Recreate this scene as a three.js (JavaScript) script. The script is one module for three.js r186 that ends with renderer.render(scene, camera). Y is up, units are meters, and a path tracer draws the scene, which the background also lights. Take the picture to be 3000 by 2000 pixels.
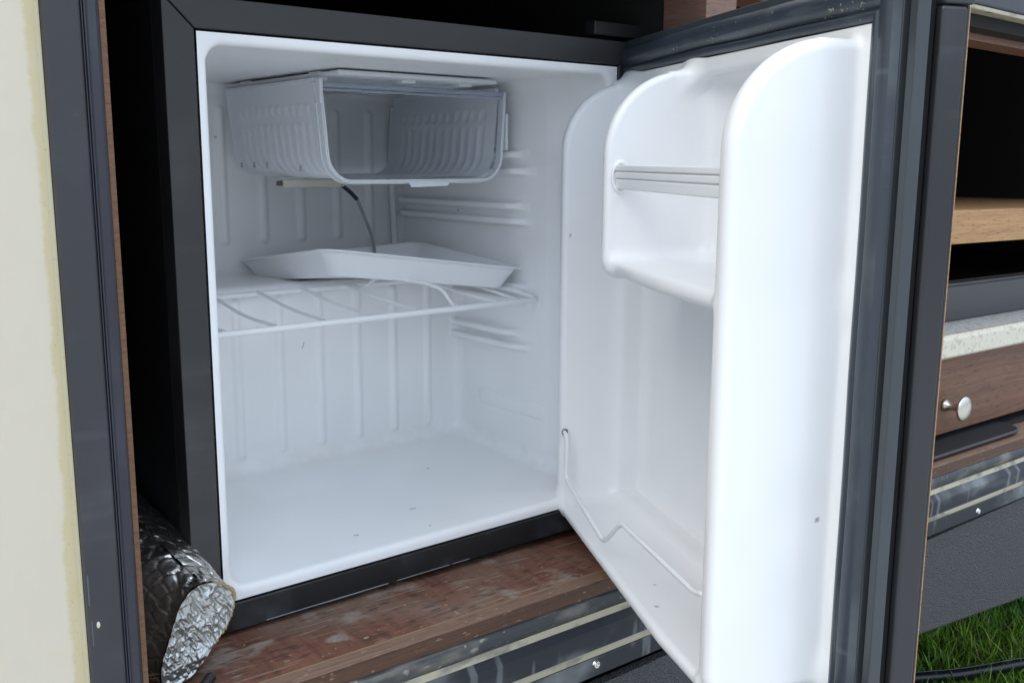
import * as THREE from 'three';
import { RoundedBoxGeometry } from 'three/addons/geometries/RoundedBoxGeometry.js';
import { mergeGeometries, mergeVertices } from 'three/addons/utils/BufferGeometryUtils.js';

// ------------------------------------------------------------------ camera, sky, sun, exposure
const Y0 = 1.1;                                   // eye height; all coordinates below are relative to it
const scene = new THREE.Scene();
const camera = new THREE.PerspectiveCamera(37.80, 1024 / 682, 0.02, 400);
camera.position.set(0, Y0, 0.68);
{
  const m = new THREE.Matrix4().makeBasis(
    new THREE.Vector3(0.77926888, 0.00490385, 0.62667054),
    new THREE.Vector3(0.10842553, 0.98383437, -0.14252659),
    new THREE.Vector3(-0.61723895, 0.17901362, 0.76613981));
  camera.quaternion.setFromRotationMatrix(m);
}
const EXPOSURE = 1.03;
const SKY = 1.36;
{
  const W = 512, H = 256, d = new Float32Array(W * H * 4);
  const r3 = (x, y, z) => { const s = Math.sin(x * 127.1 + y * 311.7 + z * 74.7) * 43758.5453; return s - Math.floor(s); };
  const n3 = (x, y, z) => {
    const i = Math.floor(x), j = Math.floor(y), k = Math.floor(z), f = x - i, g = y - j, h = z - k, s = t => t * t * (3 - 2 * t);
    const L = (a, b, t) => a + (b - a) * t, u = s(f), v = s(g), w = s(h);
    return L(L(L(r3(i, j, k), r3(i + 1, j, k), u), L(r3(i, j + 1, k), r3(i + 1, j + 1, k), u), v),
      L(L(r3(i, j, k + 1), r3(i + 1, j, k + 1), u), L(r3(i, j + 1, k + 1), r3(i + 1, j + 1, k + 1), u), v), w);
  };
  for (let j = 0; j < H; j++) for (let i = 0; i < W; i++) {
    const th = (j + 0.5) / H * Math.PI - Math.PI / 2, ph = (i + 0.5) / W * 2 * Math.PI;   // row 0 is the bottom
    const y = Math.sin(th), x = Math.cos(th) * Math.cos(ph), z = Math.cos(th) * Math.sin(ph);
    const o = (j * W + i) * 4, e = Math.max(0, y);
    let c = 0; for (let k = 0, a = 0.5, f = 2.2; k < 4; k++, a *= 0.5, f *= 2.1) c += a * n3(x * f + 9, y * f * 2 + 5, z * f + 3);
    const L = SKY * (0.62 + 0.85 * Math.pow(e, 0.8)) * (0.82 + 0.36 * c);
    d[o] = L * 0.82; d[o + 1] = L * 0.955; d[o + 2] = L * 1.135; d[o + 3] = 1;
    if (y < 0) { d[o] = 0.2; d[o + 1] = 0.24; d[o + 2] = 0.22; }
  }
  const t = new THREE.DataTexture(d, W, H, THREE.RGBAFormat, THREE.FloatType);
  t.mapping = THREE.EquirectangularReflectionMapping; t.magFilter = THREE.LinearFilter; t.minFilter = THREE.LinearFilter;
  t.needsUpdate = true; scene.background = t; scene.environment = t;
}
const sun = new THREE.DirectionalLight(0xfff3e2, 1.1);
sun.position.set(-5.6, 6.4 + Y0, 0.5); sun.target.position.set(0.5, Y0 - 0.1, 0);
sun.castShadow = true; sun.shadow.radius = 60; sun.shadow.mapSize.set(2048, 2048);
sun.shadow.camera.left = -3; sun.shadow.camera.right = 3; sun.shadow.camera.top = 3; sun.shadow.camera.bottom = -3; sun.shadow.camera.far = 20;
scene.add(sun, sun.target);

// ------------------------------------------------------------------ random, noise
let seedState = 12345;
const rnd = () => { seedState = (seedState * 1664525 + 1013904223) >>> 0; return seedState / 4294967296; };
const hash2 = (x, y, s) => { let h = (x * 374761393 + y * 668265263 + s * 974634777) | 0; h = Math.imul(h ^ (h >>> 13), 1274126177); h ^= h >>> 16; return (h >>> 0) / 4294967296; };
const sm = t => t * t * (3 - 2 * t), mix = (a, b, t) => a + (b - a) * t, clamp = (x, a = 0, b = 1) => x < a ? a : x > b ? b : x;
const sstep = (a, b, x) => sm(clamp((x - a) / (b - a)));
function pn(x, y, px, py, s) {                                         // periodic value noise
  const i = Math.floor(x), j = Math.floor(y), u = sm(x - i), v = sm(y - j), m = (a, p) => ((a % p) + p) % p;
  const i0 = m(i, px), i1 = m(i + 1, px), j0 = m(j, py), j1 = m(j + 1, py);
  return mix(mix(hash2(i0, j0, s), hash2(i1, j0, s), u), mix(hash2(i0, j1, s), hash2(i1, j1, s), u), v);
}
function fbm(u, v, fu, fv, oct = 4, s = 1) {
  let a = 0.5, t = 0, n = 0;
  for (let k = 0; k < oct; k++) { t += a * pn(u * fu, v * fv, fu, fv, s + k * 17); n += a; a *= 0.5; fu *= 2; fv *= 2; }
  return t / n;
}
function vn3(x, y, z, s = 0) {
  const i = Math.floor(x), j = Math.floor(y), k = Math.floor(z), u = sm(x - i), v = sm(y - j), w = sm(z - k);
  const h = (a, b, c) => hash2(a + c * 1619, b + c * 31337, s);
  return mix(mix(mix(h(i, j, k), h(i + 1, j, k), u), mix(h(i, j + 1, k), h(i + 1, j + 1, k), u), v),
    mix(mix(h(i, j, k + 1), h(i + 1, j, k + 1), u), mix(h(i, j + 1, k + 1), h(i + 1, j + 1, k + 1), u), v), w);
}
// ------------------------------------------------------------------ textures
// size in pixels, real size in metres; fn(u, v) returns linear [r, g, b]
function colorTex(w, h, real, fn, off = [0, 0], clampEdge = false) {
  const d = new Uint8Array(w * h * 4), enc = c => { c = clamp(c); return Math.round(255 * (c <= 0.0031308 ? c * 12.92 : 1.055 * Math.pow(c, 1 / 2.4) - 0.055)); };
  for (let j = 0; j < h; j++) for (let i = 0; i < w; i++) {
    const c = fn((i + 0.5) / w, (j + 0.5) / h), o = (j * w + i) * 4;
    d[o] = enc(c[0]); d[o + 1] = enc(c[1]); d[o + 2] = enc(c[2]); d[o + 3] = 255;
  }
  return finishTex(new THREE.DataTexture(d, w, h), real, off, clampEdge, true);
}
function grayTex(w, h, real, fn, off = [0, 0], clampEdge = false) {
  const d = new Uint8Array(w * h * 4);
  for (let j = 0; j < h; j++) for (let i = 0; i < w; i++) {
    const c = Math.round(255 * clamp(fn((i + 0.5) / w, (j + 0.5) / h))), o = (j * w + i) * 4;
    d[o] = d[o + 1] = d[o + 2] = c; d[o + 3] = 255;
  }
  return finishTex(new THREE.DataTexture(d, w, h), real, off, clampEdge, false);
}
function finishTex(t, real, off, clampEdge, srgb) {
  t.wrapS = t.wrapT = clampEdge ? THREE.ClampToEdgeWrapping : THREE.RepeatWrapping;
  t.magFilter = THREE.LinearFilter; t.minFilter = THREE.LinearMipmapLinearFilter; t.generateMipmaps = true;
  const rx = Array.isArray(real) ? real[0] : real, ry = Array.isArray(real) ? real[1] : real;
  t.repeat.set(1 / rx, 1 / ry); t.offset.set(-off[0] / rx, -off[1] / ry);
  if (srgb) t.colorSpace = THREE.SRGBColorSpace;
  t.needsUpdate = true; return t;
}
const mixc = (a, b, t) => [mix(a[0], b[0], t), mix(a[1], b[1], t), mix(a[2], b[2], t)];
const std = (o) => new THREE.MeshStandardMaterial({ side: THREE.DoubleSide, ...o });
const phy = (o) => new THREE.MeshPhysicalMaterial({ side: THREE.DoubleSide, ...o });
const rgb = (r, g, b) => new THREE.Color().setRGB(r, g, b);
const M = {};
M.white = phy({ color: rgb(0.93, 0.935, 0.945), roughness: 0.34, vertexColors: true });
M.whiteDoor = phy({ color: rgb(0.885, 0.888, 0.90), roughness: 0.3, vertexColors: true });
M.whitePlain = phy({ color: rgb(0.87, 0.88, 0.90), roughness: 0.34 });
M.whiteWire = phy({ color: rgb(0.87, 0.88, 0.89), roughness: 0.38 });
M.box = phy({ color: rgb(0.86, 0.885, 0.92), roughness: 0.45, transmission: 0.22, thickness: 0 });
M.trayWhite = phy({ color: rgb(0.87, 0.88, 0.90), roughness: 0.42, vertexColors: true });
M.clear = phy({ color: rgb(0.975, 0.985, 0.995), roughness: 0.06, transmission: 1, thickness: 0, ior: 1.45 });
M.clearRim = phy({ color: rgb(0.90, 0.94, 0.97), roughness: 0.2, transmission: 0.3, thickness: 0 });
M.smoke = phy({ color: rgb(0.72, 0.77, 0.84), roughness: 0.15, transmission: 0.7, thickness: 0 });
M.cream = std({ color: rgb(0.62, 0.6, 0.5), roughness: 0.5 });
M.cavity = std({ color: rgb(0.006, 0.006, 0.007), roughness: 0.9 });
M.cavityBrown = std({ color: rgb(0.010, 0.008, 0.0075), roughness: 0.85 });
M.steelDark = std({ color: rgb(0.12, 0.12, 0.12), roughness: 0.4, metalness: 0.6 });
M.chrome = std({ color: rgb(0.72, 0.72, 0.70), roughness: 0.22, metalness: 1 });
M.nickel = std({ color: rgb(0.66, 0.62, 0.56), roughness: 0.33, metalness: 1 });
M.blackPlastic = std({ color: rgb(0.014, 0.014, 0.016), roughness: 0.45 });
M.grayTube = std({ color: rgb(0.34, 0.35, 0.38), roughness: 0.5 });
M.mark = std({ color: rgb(0.08, 0.08, 0.09), roughness: 0.8 });
// black plastic with scuffs and grey haze
function scuffed(base, haze, real, amt, s, roughness = 0.42, extra = {}) {
  const f = (u, v) => {
    const n = fbm(u, v, 6, 6, 5, s), sp = pn(u * 180, v * 180, 180, 180, s + 5);
    const hz = sstep(0.52, 0.8, n) * amt * (0.4 + 0.6 * fbm(u, v, 40, 40, 2, s + 9));
    const dot = sp > 0.985 ? 0.7 : 0;
    const streak = sstep(0.72, 0.8, fbm(u, v, 4, 90, 3, s + 31)) * sstep(0.5, 0.7, fbm(u, v, 9, 5, 2, s + 3)) * amt;
    return mixc(base, haze, clamp(hz + dot * amt * 0.8 + streak * 0.5));
  };
  return std({ map: colorTex(320, 320, real, f), roughness, ...extra });
}
M.frame = scuffed([0.030, 0.029, 0.030], [0.13, 0.12, 0.12], 0.5, 0.22, 3, 0.42);
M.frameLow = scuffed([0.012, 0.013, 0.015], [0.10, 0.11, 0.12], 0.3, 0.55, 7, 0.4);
M.trim = scuffed([0.036, 0.034, 0.039], [0.16, 0.17, 0.19], 0.6, 0.18, 11, 0.5);
M.trimB = scuffed([0.034, 0.035, 0.048], [0.10, 0.11, 0.13], 0.4, 0.3, 13, 0.46);
M.skin = scuffed([0.035, 0.035, 0.039], [0.16, 0.17, 0.18], 0.5, 0.16, 17, 0.30, { metalness: 0.25 });
M.gasket = scuffed([0.040, 0.049, 0.066], [0.20, 0.24, 0.25], 0.35, 0.32, 23, 0.34);
M.doorPlastic = scuffed([0.045, 0.054, 0.062], [0.1, 0.11, 0.12], 0.5, 0.2, 29, 0.42);
M.vinyl = std({ roughness: 0.6, map: colorTex(1024, 256, [0.9, 0.12], (u, v) => {
  const n = fbm(u, v, 10, 3, 5, 41), m = fbm(u, v, 60, 10, 3, 47), hz = sstep(0.45, 0.78, n) * (0.3 + 0.7 * m);
  const drip = sstep(0.68, 0.85, fbm(u, v, 120, 2, 2, 43)) * 0.35;
  return mixc([0.016, 0.018, 0.026], [0.26, 0.28, 0.29], clamp(hz * 0.8 + drip));
}) });
M.grayWorn = std({ roughness: 0.55, map: colorTex(1024, 128, [0.7, 0.06], (u, v) => {
  const n = fbm(u, v, 18, 3, 5, 51), m = fbm(u, v, 90, 12, 3, 57);
  let c = mixc([0.045, 0.048, 0.056], [0.21, 0.19, 0.16], sstep(0.4, 0.75, n) * 0.75);
  return mixc(c, [0.5, 0.46, 0.4], sstep(0.72, 0.85, m) * 0.5);
}) });
M.creamStrip = std({ roughness: 0.55, map: colorTex(1024, 64, [0.7, 0.05], (u, v) => {
  const n = fbm(u, v, 30, 4, 5, 61);
  return mixc([0.46, 0.42, 0.31], [0.13, 0.13, 0.13], sstep(0.5, 0.8, n) * 0.75);
}) });
// worn floor board: dark reddish brown film with grey scuffs, dust and flaked spots
M.board = std({ roughness: 0.8, map: colorTex(1024, 512, [0.8, 0.4], (u, v) => {
  const g = fbm(u, v, 200, 12, 4, 71), n = fbm(u, v, 9, 6, 6, 73), p = fbm(u, v, 26, 16, 5, 79), f = fbm(u, v, 110, 60, 3, 83);
  let c = mixc([0.10, 0.038, 0.022], [0.235, 0.100, 0.062], g);
  c = mixc(c, [0.225, 0.152, 0.112], sstep(0.40, 0.72, n) * 0.7);
  c = mixc(c, [0.33, 0.28, 0.235], sstep(0.61, 0.74, p) * (0.35 + 0.65 * fbm(u, v, 130, 70, 2, 87)) * 0.85);
  c = mixc(c, [0.36, 0.28, 0.21], sstep(0.70, 0.78, fbm(u, v, 22, 150, 3, 97)) * 0.5);
  c = mixc(c, [0.42, 0.31, 0.20], sstep(0.80, 0.86, f) * 0.6);
  c = mixc(c, [0.02, 0.013, 0.01], sstep(0.6, 0.75, fbm(u, v, 60, 200, 3, 89)) * 0.55);
  return c;
}), bumpMap: grayTex(512, 512, 0.2, (u, v) => 0.6 * fbm(u, v, 40, 40, 4, 91) + 0.4 * fbm(u, v, 8, 120, 3, 93)), bumpScale: 0.0006 });
function wood(dark, light, real, s, roughness = 0.55, chips = 0) {
  return std({ roughness, map: colorTex(512, 320, real, (u, v) => {
    const warp = fbm(u, v, 4, 4, 3, s) * 0.05;
    const g = fbm(u, (v + warp) % 1, 3, 70, 4, s + 3), g2 = fbm(u, (v + warp) % 1, 14, 220, 2, s + 5);
    const pores = sstep(0.66, 0.8, fbm(u, v, 36, 190, 2, s + 7));
    let c = mixc(dark, light, clamp(0.65 * g + 0.35 * g2));
    c = mixc(c, [dark[0] * 0.5, dark[1] * 0.5, dark[2] * 0.5], pores * 0.6);
    if (chips) c = mixc(c, [0.42, 0.32, 0.22], sstep(0.76, 0.82, fbm(u, v, 90, 60, 3, s + 9)) * chips);
    return c;
  }), bumpMap: grayTex(256, 320, real, (u, v) => fbm(u, v, 10, 160, 3, s + 21)), bumpScale: 0.0003 });
}
M.boardEdge = wood([0.045, 0.018, 0.008], [0.12, 0.052, 0.026], [0.5, 0.12], 101, 0.55, 0.5);
M.nosing = wood([0.13, 0.070, 0.045], [0.30, 0.185, 0.13], [0.5, 0.12], 107, 0.6, 0.7);
M.jamb = wood([0.10, 0.045, 0.022], [0.23, 0.11, 0.055], [0.12, 0.12], 111, 0.5);
M.shelfWood = wood([0.28, 0.135, 0.05], [0.60, 0.34, 0.15], [0.5, 0.14], 117, 0.6);
M.drawerWood = wood([0.080, 0.034, 0.017], [0.24, 0.112, 0.062], [0.5, 0.22], 123, 0.58);
M.headerWood = wood([0.12, 0.06, 0.04], [0.30, 0.155, 0.10], [0.5, 0.12], 129, 0.45);
M.stileWood = wood([0.13, 0.07, 0.05], [0.27, 0.15, 0.11], [0.5, 0.1], 133, 0.5);
M.worktop = std({ roughness: 0.35, map: colorTex(512, 512, 0.16, (u, v) => {
  const n = fbm(u, v, 40, 40, 4, 141), m = fbm(u, v, 14, 14, 3, 143);
  return mixc([0.55, 0.55, 0.52], mixc([0.20, 0.21, 0.23], [0.42, 0.36, 0.26], m), sstep(0.5, 0.72, n) * 0.8);
}) });
M.cooktop = std({ roughness: 0.42, color: rgb(0.055, 0.055, 0.062), metalness: 0.2 });
M.skirt = std({ roughness: 0.5, color: rgb(0.060, 0.060, 0.066), bumpMap: grayTex(512, 512, 0.16, (u, v) => {
  const a = pn(u * 150, v * 150, 150, 150, 151), b = pn(u * 256, v * 256, 256, 256, 153); return sstep(0.35, 0.8, a) * 0.7 + b * 0.3; }), bumpScale: 0.0018 });
// cream siding with the old sealant stain along the trim (a stain with its own shape)
const SX0 = 0.10, SX1 = 0.1512, SYB = -0.40, SYT = 0.14;
const siding = colorTex(128, 1024, [SX1 - SX0, SYT - SYB], (u, v) => {
  const x = SX0 + u * (SX1 - SX0), y = SYB + v * (SYT - SYB);
  const base = mixc([0.68, 0.60, 0.475], [0.62, 0.55, 0.43], 0.35 + 0.3 * fbm(u, v, 6, 40, 4, 161));
  const wN = fbm(0.3, v, 1, 26, 4, 163), wF = fbm(u, v, 20, 260, 3, 167);
  let wid = 0.0060 + 0.0050 * (wN - 0.5) + 0.0036 * sstep(-0.12, -0.33, y) + 0.0022 * sstep(0.03, 0.10, y) + (wF - 0.5) * 0.0022;
  const e = x - (SX1 - wid);
  let c = mixc(base, [0.56, 0.455, 0.235], sstep(-0.0018, 0.0012, e) * (0.55 + 0.3 * fbm(u, v, 4, 30, 3, 171)));
  c = mixc(c, [0.68, 0.64, 0.44], sstep(SX1 - 0.0026, SX1 - 0.0012, x) * 0.6);
  const sp = fbm(u, v, 70, 700, 2, 173);
  c = mixc(c, [0.25, 0.15, 0.05], sstep(0.84, 0.90, sp) * sstep(-0.001, 0.002, e) * 0.6);
  return c;
}, [SX0, SYB + 0], true);
M.siding = std({ roughness: 0.5, map: siding });
M.sidingPlain = std({ roughness: 0.5, color: rgb(0.76, 0.68, 0.55) });
M.foil = std({ color: rgb(0.76, 0.73, 0.69), metalness: 1, roughness: 0.27 });
M.foilEnd = std({ color: rgb(0.46, 0.47, 0.46), metalness: 0.95, roughness: 0.34 });
M.foilEdge = std({ color: rgb(0.34, 0.235, 0.12), roughness: 0.7 });
M.hose = std({ color: rgb(0.012, 0.013, 0.016), roughness: 0.32 });
M.ground = std({ roughness: 1, map: colorTex(512, 512, 1.3, (u, v) => mixc([0.03, 0.036, 0.014], [0.10, 0.125, 0.05], fbm(u, v, 24, 24, 5, 181))) });
M.lawn = M.ground;
M.grass = std({ roughness: 0.6, color: rgb(1, 1, 1) });

// ------------------------------------------------------------------ scene helpers
const bases = new Map(), used = {};
const numbered = n => { const k = used[n] = (used[n] ?? -1) + 1; return k ? n + '_' + String(k).padStart(3, '0') : n; };
function thing(name, label, category, b = [0, 0, 0], group) {
  const g = new THREE.Group(); g.name = numbered(name); g.position.set(b[0], b[1] + Y0, b[2]); scene.add(g);
  g.userData = { label, category }; if (group) g.userData.group = group;
  bases.set(g, b); return g;
}
function boxUV(g) {                                                     // uv in metres by the face's main axis
  if (g.index) g = g.toNonIndexed();
  const p = g.attributes.position, n = p.count, uv = new Float32Array(n * 2), a = new THREE.Vector3(), b = new THREE.Vector3(), c = new THREE.Vector3();
  for (let i = 0; i < n; i += 3) {
    a.fromBufferAttribute(p, i); b.fromBufferAttribute(p, i + 1); c.fromBufferAttribute(p, i + 2);
    const N = b.clone().sub(a).cross(c.clone().sub(a)), X = Math.abs(N.x), Y = Math.abs(N.y), Z = Math.abs(N.z);
    [a, b, c].forEach((q, k) => { const o = (i + k) * 2;
      if (Z >= X && Z >= Y) { uv[o] = q.x; uv[o + 1] = q.y; } else if (Y >= X) { uv[o] = q.x; uv[o + 1] = q.z; } else { uv[o] = q.z; uv[o + 1] = q.y; } });
  }
  g.setAttribute('uv', new THREE.BufferAttribute(uv, 2)); return g;
}
function part(parent, name, geo, mat, label, keepUV = false) {
  let g = Array.isArray(geo) ? mergeGeometries(geo.map(x => { x = x.index ? x.toNonIndexed() : x; for (const k of Object.keys(x.attributes)) if (!['position', 'normal', 'uv'].includes(k)) x.deleteAttribute(k); if (!x.attributes.uv) x.setAttribute('uv', new THREE.BufferAttribute(new Float32Array(x.attributes.position.count * 2), 2)); return x; })) : geo;
  if (!keepUV) g = boxUV(g);
  const b = bases.get(parent); g.translate(-b[0], -b[1], -b[2]);
  const m = new THREE.Mesh(g, mat); m.name = name; m.castShadow = m.receiveShadow = true;
  if (label) m.userData.label = label;
  bases.set(m, b); parent.add(m); return m;
}
const box = (x0, x1, y0, y1, z0, z1, r = 0.001) => {
  const w = x1 - x0, h = y1 - y0, d = z1 - z0; r = Math.min(r, w / 2.2, h / 2.2, d / 2.2);
  const g = r > 0 ? new RoundedBoxGeometry(w, h, d, 2, r) : new THREE.BoxGeometry(w, h, d).toNonIndexed();
  g.translate((x0 + x1) / 2, (y0 + y1) / 2, (z0 + z1) / 2); return g;
};
const V = (x, y, z) => new THREE.Vector3(x, y, z);
function bendPath(pts, r) {                                             // polyline with rounded corners
  const path = new THREE.CurvePath(); let prev = pts[0].clone();
  for (let i = 1; i < pts.length - 1; i++) {
    const a = pts[i - 1], b = pts[i], c = pts[i + 1], ra = Math.min(r, a.distanceTo(b) * 0.45), rc = Math.min(r, b.distanceTo(c) * 0.45);
    const p = b.clone().add(a.clone().sub(b).setLength(ra)), q = b.clone().add(c.clone().sub(b).setLength(rc));
    path.add(new THREE.LineCurve3(prev, p)); path.add(new THREE.QuadraticBezierCurve3(p, b.clone(), q)); prev = q;
  }
  path.add(new THREE.LineCurve3(prev, pts[pts.length - 1].clone())); return path;
}
const pathPts = (path) => { const o = []; path.curves.forEach((c, i) => { const n = c.isLineCurve3 ? 2 : 7; for (let k = (i ? 1 : 0); k <= n; k++) o.push(c.getPoint(k / n)); }); return o; };
function tube(pts, r, bend = 0.006, radial = 8) {                        // swept round wire with closed ends
  const P = pts.length > 2 ? pathPts(bendPath(pts, bend)) : [pts[0], pts[0].clone().lerp(pts[1], 0.5), pts[1]];
  return sweepRound(P, () => r, radial);
}
function smoothTube(pts, r, n = 40, radial = 8) { return sweepRound(new THREE.CatmullRomCurve3(pts).getPoints(n), typeof r === 'function' ? r : () => r, radial); }
function sweepRound(P, rf, radial) {
  const n = P.length, pos = [], idx = [], T = P.map((p, i) => P[Math.min(i + 1, n - 1)].clone().sub(P[Math.max(i - 1, 0)]).normalize());
  let N = Math.abs(T[0].y) < 0.9 ? V(0, 1, 0) : V(1, 0, 0);
  for (let i = 0; i < n; i++) {
    N = N.clone().sub(T[i].clone().multiplyScalar(N.dot(T[i]))).normalize(); const B = T[i].clone().cross(N), r = rf(i / (n - 1));
    for (let k = 0; k < radial; k++) { const a = k / radial * 2 * Math.PI, q = P[i].clone().addScaledVector(N, Math.cos(a) * r).addScaledVector(B, Math.sin(a) * r); pos.push(q.x, q.y, q.z); }
  }
  for (let i = 0; i < n - 1; i++) for (let k = 0; k < radial; k++) { const a = i * radial + k, b = i * radial + (k + 1) % radial; idx.push(a, b, a + radial, b, b + radial, a + radial); }
  for (const i of [0, n - 1]) { const c = pos.length / 3; pos.push(P[i].x, P[i].y, P[i].z); for (let k = 0; k < radial; k++) idx.push(c, i * radial + k, i * radial + (k + 1) % radial); }
  const g = new THREE.BufferGeometry(); g.setAttribute('position', new THREE.Float32BufferAttribute(pos, 3)); g.setIndex(idx); g.computeVertexNormals();
  g.setAttribute('uv', new THREE.Float32BufferAttribute(new Float32Array(pos.length / 3 * 2), 2)); return g;
}
// extrude a closed 2-D outline (list of [a, b]) along an axis
function prism(outline, axis, t0, t1, bevel = 0, shear = 0) {
  const sh = new THREE.Shape(outline.map(([a, b]) => new THREE.Vector2(a, b)));
  const g = new THREE.ExtrudeGeometry(sh, { depth: t1 - t0 - 2 * bevel, bevelEnabled: bevel > 0, bevelSize: bevel, bevelThickness: bevel, bevelOffset: -bevel, bevelSegments: 3, curveSegments: 12 });
  g.translate(0, 0, t0 + bevel);
  const p = g.attributes.position;
  for (let i = 0; i < p.count; i++) { const a = p.getX(i), b = p.getY(i), t = p.getZ(i);
    if (axis === 'x') p.setXYZ(i, t, b, a); else if (axis === 'y') p.setXYZ(i, a, t, b); else p.setXYZ(i, a, b, t); }
  g.computeVertexNormals(); return g.index ? g.toNonIndexed() : g;
}
function gridMesh(nu, nv, fn, closeU = false) {
  const pos = [], uv = [], idx = [];
  for (let j = 0; j <= nv; j++) for (let i = 0; i <= nu; i++) { const p = fn(i / nu, j / nv); pos.push(p.x, p.y, p.z); uv.push(i / nu, j / nv); }
  for (let j = 0; j < nv; j++) for (let i = 0; i < nu; i++) { const a = j * (nu + 1) + i, b = a + 1, c = a + nu + 1, d = c + 1; idx.push(a, b, c, b, d, c); }
  let g = new THREE.BufferGeometry(); g.setAttribute('position', new THREE.Float32BufferAttribute(pos, 3)); g.setAttribute('uv', new THREE.Float32BufferAttribute(uv, 2)); g.setIndex(idx);
  g.computeVertexNormals();
  if (closeU) { const n = g.attributes.normal; for (let j = 0; j <= nv; j++) { const a = j * (nu + 1), b = a + nu, s = V(n.getX(a) + n.getX(b), n.getY(a) + n.getY(b), n.getZ(a) + n.getZ(b)).normalize(); n.setXYZ(a, s.x, s.y, s.z); n.setXYZ(b, s.x, s.y, s.z); } }
  return g;
}
// surface nets over a signed distance function (negative = solid)
function surfaceNets(f, lo, hi, h, tint) {
  const N = [0, 1, 2].map(k => Math.ceil((hi[k] - lo[k]) / h) + 1), [nx, ny, nz] = N;
  const F = new Float32Array(nx * ny * nz), id = (i, j, k) => (k * ny + j) * nx + i, S = 6;
  F.fill(1);
  // coarse pass: skip blocks far from the surface
  for (let K = 0; K < nz; K += S) for (let J = 0; J < ny; J += S) for (let I = 0; I < nx; I += S) {
    const c = f(lo[0] + (I + S / 2) * h, lo[1] + (J + S / 2) * h, lo[2] + (K + S / 2) * h), near = Math.abs(c) < S * h * 0.9 + 0.014;
    for (let k = K; k < Math.min(K + S, nz); k++) for (let j = J; j < Math.min(J + S, ny); j++) for (let i = I; i < Math.min(I + S, nx); i++)
      F[id(i, j, k)] = near ? f(lo[0] + i * h, lo[1] + j * h, lo[2] + k * h) : c;
  }
  const vid = new Int32Array(nx * ny * nz).fill(-1), pos = [], nor = [], col = [], idx = [];
  const e = h * 0.5;
  for (let k = 0; k < nz - 1; k++) for (let j = 0; j < ny - 1; j++) for (let i = 0; i < nx - 1; i++) {
    let m = 0, sx = 0, sy = 0, sz = 0, n = 0; const v = [];
    for (let c = 0; c < 8; c++) { const q = F[id(i + (c & 1), j + (c >> 1 & 1), k + (c >> 2))]; v.push(q); if (q < 0) m |= 1 << c; }
    if (m === 0 || m === 255) continue;
    for (let a = 0; a < 8; a++) for (let b = 0; b < 3; b++) { const c = a | (1 << b); if (c === a) continue; const p = v[a], q = v[c]; if ((p < 0) === (q < 0)) continue;
      const t = p / (p - q); sx += (a & 1) + (b === 0 ? t : 0); sy += (a >> 1 & 1) + (b === 1 ? t : 0); sz += (a >> 2) + (b === 2 ? t : 0); n++; }
    let x = lo[0] + (i + sx / n) * h, y = lo[1] + (j + sy / n) * h, z = lo[2] + (k + sz / n) * h;
    let gx = f(x + e, y, z) - f(x - e, y, z), gy = f(x, y + e, z) - f(x, y - e, z), gz = f(x, y, z + e) - f(x, y, z - e), l = Math.hypot(gx, gy, gz) || 1;
    gx /= l; gy /= l; gz /= l; const d = clamp(f(x, y, z), -h * 0.4, h * 0.4); x -= gx * d; y -= gy * d; z -= gz * d;
    vid[id(i, j, k)] = pos.length / 3; pos.push(x, y, z); nor.push(gx, gy, gz); const c = tint ? tint(x, y, z) : [1, 1, 1]; col.push(...c);
  }
  const quad = (a, b, c, d, flip) => { if (a < 0 || b < 0 || c < 0 || d < 0) return; if (flip) idx.push(a, c, b, b, c, d); else idx.push(a, b, c, b, d, c); };
  for (let k = 1; k < nz - 1; k++) for (let j = 1; j < ny - 1; j++) for (let i = 1; i < nx - 1; i++) {
    const a = F[id(i, j, k)] < 0;
    if (a !== F[id(i + 1, j, k)] < 0) quad(vid[id(i, j - 1, k - 1)], vid[id(i, j, k - 1)], vid[id(i, j - 1, k)], vid[id(i, j, k)], !a);
    if (a !== F[id(i, j + 1, k)] < 0) quad(vid[id(i - 1, j, k - 1)], vid[id(i - 1, j, k)], vid[id(i, j, k - 1)], vid[id(i, j, k)], !a);
    if (a !== F[id(i, j, k + 1)] < 0) quad(vid[id(i - 1, j - 1, k)], vid[id(i, j - 1, k)], vid[id(i - 1, j, k)], vid[id(i, j, k)], !a);
  }
  const g = new THREE.BufferGeometry();
  g.setAttribute('position', new THREE.Float32BufferAttribute(pos, 3)); g.setAttribute('normal', new THREE.Float32BufferAttribute(nor, 3));
  g.setAttribute('color', new THREE.Float32BufferAttribute(col, 3)); g.setIndex(idx); return g;
}
// sdf pieces
const smin = (a, b, k) => { const h = Math.max(k - Math.abs(a - b), 0) / k; return Math.min(a, b) - h * h * k * 0.25; };
const smax = (a, b, k) => -smin(-a, -b, k);
const sdBox = (x, y, z, x0, x1, y0, y1, z0, z1, r = 0) => {
  const a = Math.abs(x - (x0 + x1) / 2) - (x1 - x0) / 2 + r, b = Math.abs(y - (y0 + y1) / 2) - (y1 - y0) / 2 + r, c = Math.abs(z - (z0 + z1) / 2) - (z1 - z0) / 2 + r;
  return Math.hypot(Math.max(a, 0), Math.max(b, 0), Math.max(c, 0)) + Math.min(Math.max(a, b, c), 0) - r;
};
const sdCaps = (x, y, z, a, b, r) => {
  const px = x - a[0], py = y - a[1], pz = z - a[2], dx = b[0] - a[0], dy = b[1] - a[1], dz = b[2] - a[2];
  const t = clamp((px * dx + py * dy + pz * dz) / (dx * dx + dy * dy + dz * dz)); return Math.hypot(px - t * dx, py - t * dy, pz - t * dz) - r;
};
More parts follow.
